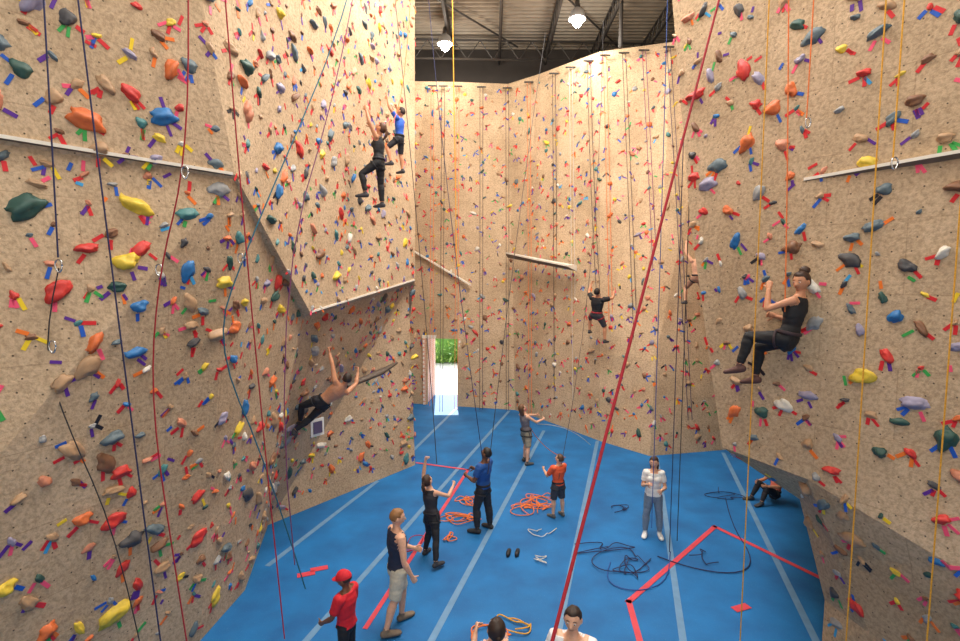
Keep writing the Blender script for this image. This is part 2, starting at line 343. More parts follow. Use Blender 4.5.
b=MB(); b.box((-2.1,21.38,1.33),(.10,1.95,2.66),0,Matrix.Rotation(-.12,3,'Z')); b.box((-.8,21.3,1.33),(.08,2.1,2.66),0); b.box((-1.5,21.4,2.72),(1.6,1.9,.12),1); b.obj('door_1',[brick(),M_ledge])
mesh_obj('ground_outside',[(-12,22.2,-.02),(12,22.2,-.02),(12,60,-.02),(-12,60,-.02)],[(0,1,2,3)],[mat('sunlit_concrete',(215,210,202),.9,.08,2)])
b=MB(); ax3=(Vector((1,0,0)),Vector((0,1,0)),Vector((0,0,1)))
for k in range(10): b.ell((-6+k*.9,31.5+random.uniform(-.2,.2),.7),ax3,(.8,.6,random.uniform(.9,1.5)),12,1)
for k in range(2600):
    p=Vector((random.uniform(-6.5,3.5),random.gauss(31,.4),abs(random.gauss(0,1.0)))); R=Matrix.Rotation(random.uniform(0,6.28),3,'Z')@Matrix.Rotation(random.uniform(-1.2,1.2),3,'X')
    s_=random.uniform(.08,.18); b.add([p+R@Vector(q)*s_ for q in((-.5,0,0),(0,-1,.1),(.5,0,0),(0,1,.1))],[(0,1,2,3)],random.randrange(2))
b.obj('hedge',[mat('leaf_light',(165,195,95),.5),mat('leaf_dark',(110,155,65),.5)])
M_deck=mat('corrugated_deck',(150,137,120),.55,.12,3,0); M_steel=mat('joist_steel',(66,61,57),.5,.1,6,.1)
V=[];Fc=[];zc=14.4
ys=[];y=-6.2
while y<22.6:
    ys+= [(y,zc),(y+.09,zc),(y+.13,zc+.08),(y+.22,zc+.08)]; y+=.26
for yy,z in ys: V+=[(-9.2,yy,z),(12.2,yy,z)]
for i in range(len(ys)-1): Fc.append((2*i,2*i+2,2*i+3,2*i+1))
mesh_obj('ceiling',V,Fc,[M_deck])
def joist(p0,p1,dep=.5,w=.05,name='ceiling_joist',step=.55,m=M_steel):
    b=MB(); p0,p1=Vector(p0),Vector(p1); d=(p1-p0); L=d.length; d.normalize(); n=int(L/step); dn=Vector((0,0,-dep))
    ax=Vector((0,0,1))
    b.tube([p0,p1],[(w*.5,w),(w*.5,w)],ax,4,0,False); b.tube([p0+dn,p1+dn],[(w*.5,w),(w*.5,w)],ax,4,0,False)
    for k in range(n):
        a=p0+d*(L*k/n); c=p0+d*(L*(k+.5)/n)+dn; e=p0+d*(L*(k+1)/n)
        b.tube([a,c],[.018,.018],ax,4,0,False); b.tube([c,e],[.018,.018],ax,4,0,False)
    return b.obj(name,[m])
for x in (-5.5,-3.6,-1.7,.2,2.1,4.0,5.9,7.8): joist((x,-6,14.33),(x+.6,22.3,14.33))
joist((-9,15.2,14.1),(12,16.6,14.1),.8,.10,'ceiling_girder',1.1)
joist((-9,20.3,14.1),(12,21.2,14.1),.7,.08,'ceiling_girder',1.0)
for x0,x1 in((-3,1.5),(1.5,5.5)):
    b=MB(); b.tube([(x0,16.0,14.2),(x1,21.5,14.2)],[.035,.035],n=6); b.obj('ceiling_brace',[M_steel])
b=MB(); b.tube([(4.55,17.5,14.2),(4.55,17.5,12.5)],[.07,.07],n=8); b.obj('ceiling_post',[M_steel])

M_bulb=mat('lamp_bulb',(255,246,225),.3,emit=60); M_refl=mat('lamp_reflector',(200,200,200),.3,metal=.6)
def lamp(x,y,z,pw=120):
    b=MB(); b.tube([(x,y,z+.55),(x,y,14.38)],[.012,.012],n=6,m=0); b.tube([(x,y,z+.35),(x,y,z+.55)],[.09,.07],n=14,m=0)
    V=[];F=[];n=20
    for r,h in((.08,.36),(.2,.25),(.27,.05),(.275,0)):
        for k in range(n): V.append((x+r*math.cos(6.2832*k/n),y+r*math.sin(6.2832*k/n),z+h))
    for i in range(3):
        for k in range(n): F.append((i*n+k,i*n+(k+1)%n,(i+1)*n+(k+1)%n,(i+1)*n+k))
    b.add(V,F,1); b.ell((x,y,z-.02),(Vector((1,0,0)),Vector((0,1,0)),Vector((0,0,1))),(.17,.17,.22),12,2)
    b.obj('high_bay_lamp',[M_steel,M_refl,M_bulb],True)
    l=bpy.data.lights.new('lamp_light','POINT'); l.energy=pw; l.shadow_soft_size=.3; l.color=(1,.94,.84); o=link(bpy.data.objects.new('lamp_light',l)); o.location=(x,y,z-.4)
lamp(-1.25,19.3,13.35,240); lamp(3.1,17.3,13.25,240)
for x,y in((-.5,11),(3.2,10),(-2.4,4),(2.8,3)): lamp(x,y,13.3,220)
def area(x,y,z,sx,sy,pw,rot=(0,0,0),name='overhead_light_bank'):
    l=bpy.data.lights.new(name,'AREA'); l.shape='RECTANGLE'; l.size=sx; l.size_y=sy; l.energy=pw; l.color=(1,.96,.89); o=link(bpy.data.objects.new(name,l)); o.location=(x,y,z); o.rotation_euler=rot
area(1.2,9.5,13.6,4,6,1200); area(2.2,14.6,13.5,5,3,430); area(0,0,13.4,6,5,450,(.45,0,0))
area(0,-5.7,7,12,8,540,(math.pi/2,0,0),'front_fill_light')  # added fill lamp behind the camera; the front wall has no window
w=bpy.data.worlds.new('sky'); bpy.context.scene.world=w; w.use_nodes=True; w.node_tree.nodes['Background'].inputs['Color'].default_value=(.9,.95,1,1); w.node_tree.nodes['Background'].inputs['Strength'].default_value=3.2
l=bpy.data.lights.new('sun','SUN'); l.energy=9; l.angle=.01; o=link(bpy.data.objects.new('sun',l)); o.rotation_euler=(-math.radians(53),0,math.radians(4))

# ---------------------------------------------------------------- ropes
ROPE={k:mat('rope_'+k,v,.8,.2,60) for k,v in dict(red=(165,30,45),orange=(228,120,60),yellow=(220,160,50),blue=(50,80,150),navy=(40,42,80),purple=(120,60,100),black=(52,48,50),white=(200,192,180),teal=(40,100,120)).items()}
def rope(pts,rgbname,r=.0075,name='climbing_rope'):
    cu=bpy.data.curves.new(name,'CURVE'); cu.dimensions='3D'; cu.bevel_depth=r; cu.bevel_resolution=2; sp=cu.splines.new('NURBS'); sp.points.add(len(pts)-1); sp.order_u=3; sp.use_endpoint_u=True
    for q,p in zip(sp.points,pts): q.co=(*p,1)
    cu.resolution_u=4; cu.materials.append(ROPE[rgbname]); o=link(bpy.data.objects.new(name,cu)); return o
rope([(4.8,8.2,14.3),(1.78,4.0,7.14),(.31,2,3.6),(-.4,1.04,1.9)],'red',.0085)
for x,y,z0,c_ in [(3.29,6.2,.02,'yellow'),(4.1,5.5,.02,'yellow'),(4.14,5.3,6.2,'yellow'),(4.55,5.0,.6,'yellow'),(3.9,6.35,6.9,'orange'),(3.43,9.0,0.1,'navy'),(3.72,9.4,.1,'black'),(3.2,9.3,.4,'blue'),
   (-3.93,4.9,5.2,'navy'),(4.25,5.65,8.2,'orange')]:
    rope([(x,y,12.5),(x+.02,y,(12.5+z0)/2),(x-.02,y,z0)],c_)
rope([(-3.62,4.45,12.5),(-3.5,4.7,7.35),(-3.2,5.0,.8)],'navy')
rope([(-2.7,5.3,12.5),(-2.82,5.3,7.7),(-2.95,5.3,6.06),(-3.3,5.37,5.09),(-3.45,5.35,3.77),(-3.25,5.3,2.0),(-3.1,5.3,.6)],'red')
rope([(-2.7,5.5,12.5),(-2.73,5.63,7.9),(-2.3,5.8,.78)],'red'); rope([(-1.8,9.8,12.3),(-2.07,9,9.6),(-2.9,6.4,5.29),(-3.25,6.3,4.2),(-2.9,6.9,2.5),(-2.6,7.4,.4)],'teal',.009)
rope([(-1.95,10,12.3),(-2.2,9.0,8.7),(-2.85,6.9,4.5),(-2.6,7.0,1.0)],'purple'); rope([(-3.95,4.9,5.1),(-4.2,4.95,4.4),(-4.1,5.0,3.7),(-3.8,5.3,2.2),(-3.8,5.6,.4)],'black',.006)
rope([(-1.55,12.6,12.5),(-1.6,11.8,9.0),(-1.8,11.0,8.2)],'orange'); rope([(-1.2,11.5,12.5),(-.9,11,8),(.05,9.9,1.5)],'navy',.007)
rope([(-.65,12.5,12.5),(-.6,12.4,9),(-.55,12.3,5.4)],'yellow',.012)
M_anchor=mat('anchor_steel',(90,88,86),.4,metal=.6)
ab=MB()
for x,c_,yy,z0 in [(430,'orange',19.5,.2),(440,'black',19,.1),(455,'orange',18.9,.2),(480,'black',19.3,.1),(507,'black',19.2,.1),(530,'orange',18.4,.1),(556,'black',17.8,.1),(575,'white',17.0,.1),(597,'black',16.1,4.2),(614,'orange',15.8,.1),(640,'black',15.1,.1),(664,'purple',14.8,.1),(692,'navy',14.6,1.0)]:
    xr=(x-480)/520*yy; top=yy+.9 if yy<18 else yy+.8
    h=BV['wall_back'].ray_cast(Vector((xr,5,12.3)),Vector((0,1,0))); ty=(h[0].y-.22) if h[0] else top
    for dx in(0,.11):
        rope([(xr+dx,ty,12.35),(xr+dx,(yy+ty)/2,7),(xr+dx-.04*random.random(),yy-.1,z0)],c_,.009)
    ab.tube([(xr-.1,ty,12.36),(xr+.21,ty,12.36)],[.03,.03],Vector((0,0,1)),8); ab.tube([(xr+.05,ty,12.38),(xr+.05,ty+.3,12.45)],[.02,.02],n=6)
ab.obj('top_rope_anchors',[M_anchor])
rope([(.15,9.75,1.25),(.8,12,6),(2.0,16.5,12.5)],'black',.007); rope([(1.62,10.4,.9),(3.3,14.5,5),(3.55,15.6,12.4)],'black',.006)
rope([(1.55,13.75,1.1),(2.6,14.8,.8),(3.3,15.2,.05)],'white',.008); rope([(1.35,13.7,1.0),(1.9,14.4,.05),(2.4,14.2,.02)],'orange',.009); rope([(-.75,8.8,1.8),(-1.0,9.4,5),(-1.9,11.5,12)],'black',.007)
def coil(x,y,R,n,c_,r=.010,name='rope_pile',stretch=1.0):
    pts=[];a=random.random()*6; cx,cy=x,y
    for k in range(n):
        a+=random.uniform(.5,1.4)*(1 if random.random()<.8 else -1); rr=R*random.uniform(.2,1.15)
        cx=x+R*.35*math.sin(k*.7+x); cy=y+R*.3*math.cos(k*.9+y)
        pts.append((cx+math.cos(a)*rr*stretch,cy+math.sin(a)*rr,.014+.05*random.random()))
    rope(pts,c_,r,name)
coil(-.45,10.5,.33,40,'orange'); coil(-.25,11.3,.3,30,'orange'); coil(-.6,9.7,.22,16,'orange'); coil(1.3,11.3,.42,40,'orange'); coil(1.0,10.9,.3,20,'orange',stretch=1.3); coil(.15,6.9,.3,26,'orange'); coil(.45,7.15,.25,14,'yellow')
coil(2.6,8.7,.5,26,'navy',.008); coil(2.3,9.2,.35,12,'navy',.008,stretch=2); coil(3.0,11.0,.25,14,'navy',.008); coil(1.1,8.9,.3,10,'white',.008); coil(1.2,9.9,.25,10,'white',.008); coil(5.6,11.6,.35,16,'navy',.008); coil(4.0,8.9,.3,10,'navy',.008); coil(-1.3,9.4,.3,10,'red',.008)
rope([(3.2,9.0,.02),(3.6,8.6,.02),(4.4,8.4,.02),(4.9,8.9,.02),(5.1,10.2,.02),(5.6,11.5,.02)],'navy',.009)
rope([(2.3,8.8,.02),(2.0,8.2,.02),(2.5,7.9,.02),(3.1,8.2,.02),(3.5,9.2,.02),(3.43,9.0,.1)],'blue',.008)
M_metal=mat('carabiner_alloy',(205,205,205),.25,metal=.9)
def carab(x,y,z):
    b=MB(); pts=[]
    for k in range(17):
        a=2*math.pi*k/16; pts.append((x+.032*math.cos(a)*(1+.25*math.sin(a)),y,z+.06*math.sin(a)))
    b.tube(pts,[.008]*17,Vector((0,1,0)),6,0,False); b.obj('carabiner',[M_metal],True)
for p in[(-3.95,4.9,5.12),(-4.1,4.95,4.35),(-2.92,6.38,5.25),(4.14,5.3,6.15),(-2.95,5.3,6.06),(3.9,6.35,6.85),(-3.3,5.37,5.09)]: carab(*p)

# ---------------------------------------------------------------- people
SK={'light':(222,170,140),'tan':(200,140,105),'brown':(120,78,55),'dark':(95,62,45)}
def person(name,H,loc,yaw,pose={},fit={},mode='floor'):
    S=H; Z=Vector((0,0,1)); fem=fit.get('fem',False)
    up=Vector(pose.get('spine',(0,0,1))).normalized(); right=Vector((1,0,0)); right=(right-up*right.dot(up)).normalized(); fwd=up.cross(right)
    pel=Vector((0,0,0)); segs=[]; B=MB()
    W=lambda h:pel+up*h*S
    sw=.094 if fem else .110
    hipw=.094 if fem else .084; wa=.070 if fem else .080; ch=.088 if fem else .102
    B.tube([W(-.045),W(0),W(.045),W(.09),W(.15),W(.20),W(.25),W(.28),W(.305)],[(hipw*.8*S,.056*S),(hipw*S,.062*S),(hipw*.92*S,.058*S),(wa*S,.052*S),(ch*.93*S,.058*S),(ch*S,.066*S),(ch*.98*S,.058*S),(ch*.78*S,.046*S),(.045*S,.036*S)],right,18)
    segs.append(('torso',W(-.02),W(.28),.075*S))
    if fem:
        for sx in(-1,1): B.ell(W(.205)+right*sx*.038*S+fwd*.045*S,(right,fwd,up),(.034*S,.034*S,.034*S),10)
    hy,hp=pose.get('head',(0,0)); hr=right.copy();hf=fwd.copy();hu=up.copy()
    if pose.get('headup'): 
        hu=(up*.3+Z*.7).normalized(); hr=(right-hu*right.dot(hu)).normalized(); hf=hu.cross(hr)
    Rz=Matrix.Rotation(math.radians(hy),3,hu); hr=Rz@hr; hf=Rz@hf
    Rx=Matrix.Rotation(math.radians(hp),3,hr); hf=Rx@hf; hu=Rx@hu
    neck0=W(.285); hc=W(.335)+hu*.072*S
    B.tube([neck0,W(.315),hc-hu*.02*S-hf*.008*S],[.036*S,.031*S,.030*S],right,12); segs.append(('neck',W(.30),hc-hu*.05*S,.03*S))
    hs=S*(1.0+max(0,(1.6-H))*.35)
    hV=[];n=20;k=14
    def hp_(x,y,z):
        zz=z; w=.050*(1-.30*max(0,-z)**1.6); d=.061 if y<0 else .060
        y2=y*(1-.25*max(0,-z) if y<0 else 1-.06*max(0,-z)); return hc+hr*(x*w*hs)+hf*((y2*d+.004*max(0,-z))*hs)+hu*(zz*.068*hs)
    hV.append(hp_(0,0,1))
    for i in range(1,k):
        th=math.pi*i/k
        for j in range(n):
            ph=2*math.pi*j/n; hV.append(hp_(math.sin(th)*math.cos(ph),math.sin(th)*math.sin(ph),math.cos(th)))
    hV.append(hp_(0,0,-1)); L=len(hV)-1; hF=[]
    for j in range(n):
        hF.append((0,1+j,1+(j+1)%n)); hF.append((L,1+(k-2)*n+(j+1)%n,1+(k-2)*n+j))
        for i in range(k-2): hF.append((1+i*n+j,1+(i+1)*n+j,1+(i+1)*n+(j+1)%n,1+i*n+(j+1)%n))
    B.add(hV,hF)
    B.tube([hc+hf*.054*hs+hu*.006*hs,hc+hf*.066*hs-hu*.016*hs],[.006*hs,.010*hs],hr,8)
    for sx in(-1,1): B.ell(hc+hr*sx*.050*hs-hu*.006*hs-hf*.004*hs,(hr,hf,hu),(.008*hs,.013*hs,.019*hs),8)
    segs.append(('head',hc-hu*.01*hs,hc+hu*.01*hs,.055*hs))
    J={}
    for sd,sx in(('L',-1),('R',1)):
        sh=W(.268)+right*sx*sw*S; 
        vu,vl=pose.get('arm'+sd,((sx*.18,.02,-1),(sx*.05,.18,-1)))
        vu=Vector(vu).normalized(); vl=Vector(vl).normalized()
        sh=sh+Z*max(0,vu.z)*.02*S
        el=sh+vu*.172*S; wr=el+vl*.148*S
        B.tube([W(.262)+right*sx*sw*.45*S,sh,sh.lerp(el,.3),sh.lerp(el,.7),el],[.040*S,.036*S if not fem else .031*S,.031*S if not fem else .026*S,.027*S if not fem else .023*S,.022*S],fwd,12)
        B.tube([el,el.lerp(wr,.25),el.lerp(wr,.65),wr],[.022*S,.026*S if not fem else .023*S,.020*S,.0155*S],fwd,12)
        segs.append(('uarm'+sd,sh,el,.029*S)); segs.append(('farm'+sd,el,wr,.021*S)); J['sh'+sd]=sh;J['el'+sd]=el;J['wr'+sd]=wr;J['hd'+sd]=vl
        hip=pel+right*sx*.046*S-up*.015*S
        tu,tl=pose.get('leg'+sd,((sx*.06,0,-1),(sx*.03,-.03,-1))); tu=Vector(tu).normalized(); tl=Vector(tl).normalized()
        kn=hip+tu*.238*S; an=kn+tl*.235*S
        B.tube([hip,hip.lerp(kn,.25),hip.lerp(kn,.6),kn],[.053*S,.051*S,.042*S,.034*S],right,14)
        bk=Vector((0,-1,0))
        B.tube([kn,kn.lerp(an,.3)+bk*.006*S,kn.lerp(an,.7),an],[.033*S,.036*S,.026*S,.020*S],right,12)
        fd=Vector(pose.get('foot'+sd,(sx*.18,1,0))).normalized(); dn=Vector((0,0,-1))
        dn=(dn-fd*dn.dot(fd)).normalized()
        B.tube([an-fd*.022*S+dn*.022*S,an+fd*.03*S+dn*.024*S,an+fd*.085*S+dn*.030*S,an+fd*.108*S+dn*.032*S],[(.022*S,.024*S),(.027*S,.024*S),(.029*S,.016*S),(.024*S,.013*S)],fd.cross(dn),12)
        B.tube([an,an+dn*.02*S],[.022*S,.023*S],right,10)
        segs.append(('thigh'+sd,hip,kn,.045*S)); segs.append(('shin'+sd,kn,an-(an-kn)*.04,.029*S)); segs.append(('foot'+sd,an+dn*.024*S,an+fd*.1*S+dn*.030*S,.022*S))
        J['hip'+sd]=hip;J['kn'+sd]=kn;J['an'+sd]=an
    me=bpy.data.meshes.new('tmp'); me.from_pydata(B.V,[],B.F); ob=bpy.data.objects.new('tmp',me); link(ob)
    md=ob.modifiers.new('r','REMESH'); md.mode='VOXEL'; md.voxel_size=.0060*S; sm=ob.modifiers.new('s','SMOOTH'); sm.iterations=2; sm.factor=.5
    dg=bpy.context.evaluated_depsgraph_get(); me2=bpy.data.meshes.new_from_object(ob.evaluated_get(dg)); bpy.data.objects.remove(ob)
    nv=len(me2.vertices); V=np.empty(nv*3); me2.vertices.foreach_get('co',V); V=V.reshape(-1,3); N_=np.array([v.normal[:] for v in me2.vertices])
    polys=[tuple(p.vertices) for p in me2.polygons]
    def classify(C):
        best=np.full(len(C),1e9); idx=np.zeros(len(C),int); tt=np.zeros(len(C))
        for i,(nm,p0,p1,r) in enumerate(segs):
            a=np.array(p0);d=np.array(p1)-a; t=np.clip(((C-a)@d)/(d@d),0,1); dist=np.linalg.norm(C-a-np.outer(t,d),axis=1)/r
            m_=dist<best; best[m_]=dist[m_]; idx[m_]=i; tt[m_]=t[m_]
        return idx,tt
    sleeve=fit.get('sleeve',.6); leg=fit.get('leg','long'); topk=fit.get('topk','full')
    def cloth(C):
        idx,tt=classify(C); out=np.zeros(len(C),int); h=(C@np.array(up))/S; lx=np.abs(C@np.array(right))/S
        for i,(nm,_,_,_) in enumerate(segs):
            m_=idx==i; t=tt
            if nm=='torso':
                o=np.where(h<fit.get('hem',.03),2,1)
                if topk=='tank': o=np.where((h>.235)&(lx>.078),0,o)
                if topk=='none': o=np.where(h>.03,0,o)
                o=np.where((h>.295),0,o)
                o=np.where((h>.275)&(lx<.045)&((C@np.array(fwd))>0),0,o)
            elif nm.startswith('uarm'): o=np.where((t<sleeve)&(topk in('full',)),1,0); 
            elif nm.startswith('farm'): o=np.where(t<sleeve-1,1,0) if topk=='full' else np.zeros(len(C),int)
            elif nm.startswith('thigh'): o=np.where(t<{'long':2,'capri':2,'short':.93,'mini':.42}[leg],2,0)
            elif nm.startswith('shin'):
                o=np.where(t<{'long':.93,'capri':.45,'short':-1,'mini':-1}[leg],2,np.where(t>.95,3,0))
            elif nm.startswith('foot'): o=np.full(len(C),3)
            else: o=np.zeros(len(C),int)
            out[m_]=o[m_]
        return out
    cv=cloth(V); off=np.array([0,fit.get('loose',.006),fit.get('ploose',.005),.004])[cv]*S
    for i in range(nv):
        if cv[i] in(1,2):
            q=Vector(V[i]); off[i]+=S*(.0045*noise.noise(q*9+Vector((H*10,0,0)))+.0035*noise.noise(Vector((q.x*6,q.y*6,q.z*26))+Vector((0,H*7,0))))
    V2=V+N_*off[:,None]
    C=np.array([V[list(p)].mean(0) for p in polys]); fm=cloth(C)
    O=MB(); O.V=[tuple(v) for v in V2]; O.F=polys; O.M=list(fm)
    for sd,sx in(('L',-1),('R',1)):
        wr=J['wr'+sd]; d=Vector(pose.get('hand'+sd,J['hd'+sd])).normalized(); d=(d+J['hd'+sd]*.3).normalized()
        pn=Vector(pose.get('palm'+sd,(-sx,.2,0))); pn=(pn-d*pn.dot(d)); pn=pn.normalized() if pn.length>.05 else Vector((0,1,0)).cross(d).normalized(); sd_=d.cross(pn)
        if sd_.dot(fwd)<0: sd_=-sd_
        curl=pose.get('curl'+sd,pose.get('curl',.5))
        O.tube([wr-d*.01*S,wr+d*.02*S,wr+d*.052*S],[(.015*S,.012*S),(.022*S,.011*S),(.023*S,.009*S)],sd_,10,0)
        for f,(o_,ln) in enumerate(((.017,.040),(.006,.046),(-.005,.043),(-.016,.034))):
            p=wr+d*.05*S+sd_*o_*S; dd=d; pts=[p]
            for q in(.45,.32,.23):
                dd=(dd*math.cos(curl*.9)+(pn-dd*pn.dot(dd)).normalized()*math.sin(curl*.9)).normalized()
                p=p+dd*ln*q*S; pts.append(p)
            O.tube(pts,[.0056*S,.0052*S,.0047*S,.004*S],sd_,6,0)
        p=wr+d*.018*S+sd_*.016*S; td=(d*.6+sd_*.7+pn*.25*(1+curl)).normalized(); q=p+td*.024*S
        O.tube([p,q,q+(td+d*.4+pn*.6*curl).normalized()*.02*S],[.008*S,.0065*S,.005*S],pn,6,0)
    for sx in(-1,1):
        e=hc+hr*sx*.019*hs+hf*.0535*hs+hu*.004*hs
        O.ell(e,(hr,hf,hu),(.0085*hs,.005*hs,.0045*hs),8,5); O.ell(e+hf*.0035*hs,(hr,hf,hu),(.0038*hs,.003*hs,.0038*hs),8,6)
        O.tube([e+hu*.012*hs-hr*sx*.009*hs+hf*.001*hs,e+hu*.015*hs,e+hu*.011*hs+hr*sx*.011*hs-hf*.003*hs],[.002*hs,.0026*hs,.0018*hs],hu,6,4)
    O.ell(hc+hf*.0545*hs-hu*.034*hs,(hr,hf,hu),(.016*hs,.005*hs,.005*hs),8,7)
    hst=fit.get('hair','short')
    def shell(keep,sc,m,floor_=.96):
        nn,kk=28,20; pts=[]; idx={}
        Pq=lambda i,j:(math.sin(math.pi*i/kk)*math.cos(2*math.pi*(j%nn)/nn),math.sin(math.pi*i/kk)*math.sin(2*math.pi*(j%nn)/nn),math.cos(math.pi*i/kk))
        fl=[]
        for i in range(kk):
            for j in range(nn):
                q=[(i,j),(i+1,j),(i+1,(j+1)%nn),(i,(j+1)%nn)]
                cx=[sum(Pq(*a)[t] for a in q)/4 for t in range(3)]
                if keep(*cx): fl.append(q)
        cnt={}
        for q in fl:
            for a in q: cnt[a]=cnt.get(a,0)+1
        for q in fl:
            for a in q:
                if a not in idx:
                    x,y,z=Pq(*a); s_=sc if (cnt[a]>=4 or a[0]==0) else floor_
                    p=hp_(x,y,z); nz=1+.07*noise.noise(Vector((x,y,z))*3.5); idx[a]=len(pts); pts.append(hc+(p-hc)*(s_*nz if s_>1 and m==4 else s_))
        O.add(pts,[tuple(idx[a] for a in q) for q in fl],m)
    longk=hst in('long','ponytail','bun')
    low=-.32 if not longk else -.6
    shell(lambda x,y,z:(z>.42+.2*max(0,y)) or (y<-.02-.1*(z<-.1) and z>low) or (y<.35 and z>.15),1.14 if longk else 1.10,4)
    if hst=='ponytail':
        p=hc-hf*.062*hs+hu*.02*hs; O.ell(p,(hr,hf,hu),(.018*hs,.018*hs,.018*hs),10,4); O.tube([p,p-hf*.03*hs-hu*.03*hs,p-hf*.035*hs-hu*.08*hs,p-hf*.02*hs-hu*.14*hs],[.014*hs,.02*hs,.017*hs,.006*hs],hr,10,4)
    if hst=='bun': O.ell(hc-hf*.04*hs+hu*.075*hs,(hr,hf,hu),(.036*hs,.034*hs,.030*hs),12,4)
    if hst=='long': O.tube([hc-hf*.03*hs,hc-hf*.045*hs-hu*.06*hs,hc-hf*.05*hs-hu*.13*hs],[(.05*hs,.03*hs),(.055*hs,.025*hs),(.045*hs,.014*hs)],hr,14,4)
    if hst=='cap':
        shell(lambda x,y,z:z>.22,1.2,8,1.14); bs=1
        V_=[];F_=[]
        for i in range(9):
            a=math.pi*(i/8); 
            for r_,h_ in((.052,.02),(.095,.012)):
                V_.append(hc+hr*math.cos(a)*(.052 if r_<.06 else .05)*hs+hf*bs*(.03+math.sin(a)*(r_-.02))*hs+hu*(h_+.004)*hs)
        for i in range(8): F_.append((2*i,2*i+1,2*i+3,2*i+2))
        V_+= [v-hu*.004*hs for v in V_]; F_+=[tuple(j+18 for j in reversed(f)) for f in F_]; O.add(V_,F_,8)
    if fit.get('harness',True):
        def ring(c,ax1,ax2,r1,r2,w_,m):
            n=20;V_=[];F_=[]; nn=ax1.cross(ax2).normalized()
            for k_ in range(n):
                a=2*math.pi*k_/n
                for dr,dz in((0,-w_),(.008*S,-w_*.8),(.008*S,w_*.8),(0,w_)):
                    V_.append(c+ax1*(r1+dr)*math.cos(a)+ax2*(r2+dr)*math.sin(a)+nn*dz)
            for k_ in range(n):
                for q in range(4): F_.append((k_*4+q,((k_+1)%n)*4+q,((k_+1)%n)*4+(q+1)%4,k_*4+(q+1)%4))
            O.add(V_,F_,m)
        pl=fit.get('ploose',.005)
        ring(W(.035),right,fwd,(hipw*.93+.004+pl)*S,(.060+.004+pl)*S,.013*S,9)
        for sd in'LR':
            hp0,kn=J['hip'+sd],J['kn'+sd]; t=(kn-hp0).normalized(); a1=right-t*right.dot(t); a1.normalize(); ring(hp0+t*.055*S,a1,t.cross(a1),(.0535+pl)*S,(.0535+pl)*S,.009*S,9)
        O.tube([W(.03)+fwd*.074*S,W(-.02)+fwd*.08*S],[.006*S,.006*S],right,6,9)
        for g in(-.5,.2): O.tube([W(.03)+right*(hipw+.012)*S+fwd*g*.05*S,W(-.03)+right*(hipw+.02)*S+fwd*g*.05*S],[(.004*S,.012*S),(.004*S,.010*S)],right,8,3)
    zmin=min(v[2] for v in O.V)
    R=Matrix.Rotation(math.radians(yaw),4,'Z')
    T=Matrix.Translation(Vector(loc)+(Vector((0,0,-zmin)) if mode=='floor' else Vector()))
    sk=SK[fit.get('skin','light')]
    def pm(k,c,r=.75): return mat(f'{k}_{c[0]}_{c[1]}_{c[2]}',c,r,.1,30)
    hc_=fit.get('hairc',(60,42,30))
    mats=[pm('skin',sk,.5),pm('shirt_fabric',fit.get('top',(30,30,35))),pm('trouser_fabric',fit.get('bot',(30,30,35))),pm('shoe',fit.get('shoe',(60,60,65))),pm('hair',hc_,.6),mat('eye_white',(235,232,228),.3),mat('eye_iris',(40,28,22),.3),pm('lips',tuple(int(v*.75) for v in sk)),pm('cap_fabric',fit.get('cap',(190,30,40))),pm('harness_webbing',fit.get('hc',(35,35,40)))]
    me=bpy.data.meshes.new(name); me.from_pydata(O.V,[],O.F)
    for m in mats: me.materials.append(m)
    me.polygons.foreach_set('material_index',np.array(O.M,dtype=np.int32)); me.polygons.foreach_set('use_smooth',np.full(len(O.F),True)); me.update()
    o=link(bpy.data.objects.new(name,me)); o.matrix_world=T@R
    return o
person('woman_standing',1.57,(3.36,9.78,0),165,dict(head=(-10,-8),armL=((-.25,.1,-1),(.3,.9,.1)),armR=((.2,.05,-1),(-.3,.75,.4)),legL=((-.12,0,-1),(-.05,-.03,-1)),legR=((.12,.05,-1),(.05,-.03,-1)),curl=.9),dict(fem=True,top=(232,230,226),bot=(118,136,155),sleeve=.6,hair='long',hairc=(70,45,32),shoe=(225,225,225),harness=False,loose=.014,ploose=.009,hem=-.01))
person('man_in_tank_top',1.76,(-1.18,7.10,0),-60,dict(head=(-15,-5),armL=((-.2,.35,-1),(.3,.9,-.35)),armR=((.25,.0,-1),(.0,.45,-.9)),legL=((-.08,.32,-1),(-.03,-.05,-1)),legR=((.08,-.22,-1),(.03,-.35,-1)),curl=.8),dict(top=(38,44,66),bot=(200,192,172),topk='tank',leg='short',hair='short',hairc=(140,98,58),shoe=(120,105,90),ploose=.016,loose=.012,skin='light',hem=.0,harness=False))
person('girl_belayer',1.56,(-.86,8.91,0),-35,dict(spine=(-.12,.05,1),head=(0,25),armL=((-.3,.35,.85),(.1,.1,1)),armR=((.3,.7,-.35),(-.2,.8,.45)),legL=((-.22,.3,-1),(-.2,-.1,-1)),legR=((.3,-.25,-1),(.25,-.35,-1)),curl=1.0),dict(fem=True,top=(48,46,52),bot=(32,32,36),topk='tank',leg='long',hair='ponytail',hairc=(60,38,26),shoe=(50,50,55)))
person('man_belayer',1.70,(.06,9.98,0),60,dict(spine=(0,-.06,1),head=(0,16),armL=((-.2,.3,-1),(.35,.8,.1)),armR=((.2,.3,-1),(-.3,.85,.3)),legL=((-.12,.2,-1),(-.06,-.1,-1)),legR=((.14,-.1,-1),(.06,-.1,-1)),curl=1.0),dict(top=(30,80,150),bot=(38,38,44),sleeve=.65,hair='short',hairc=(28,22,20),skin='brown',shoe=(50,50,52),loose=.015,ploose=.011,hem=.0))
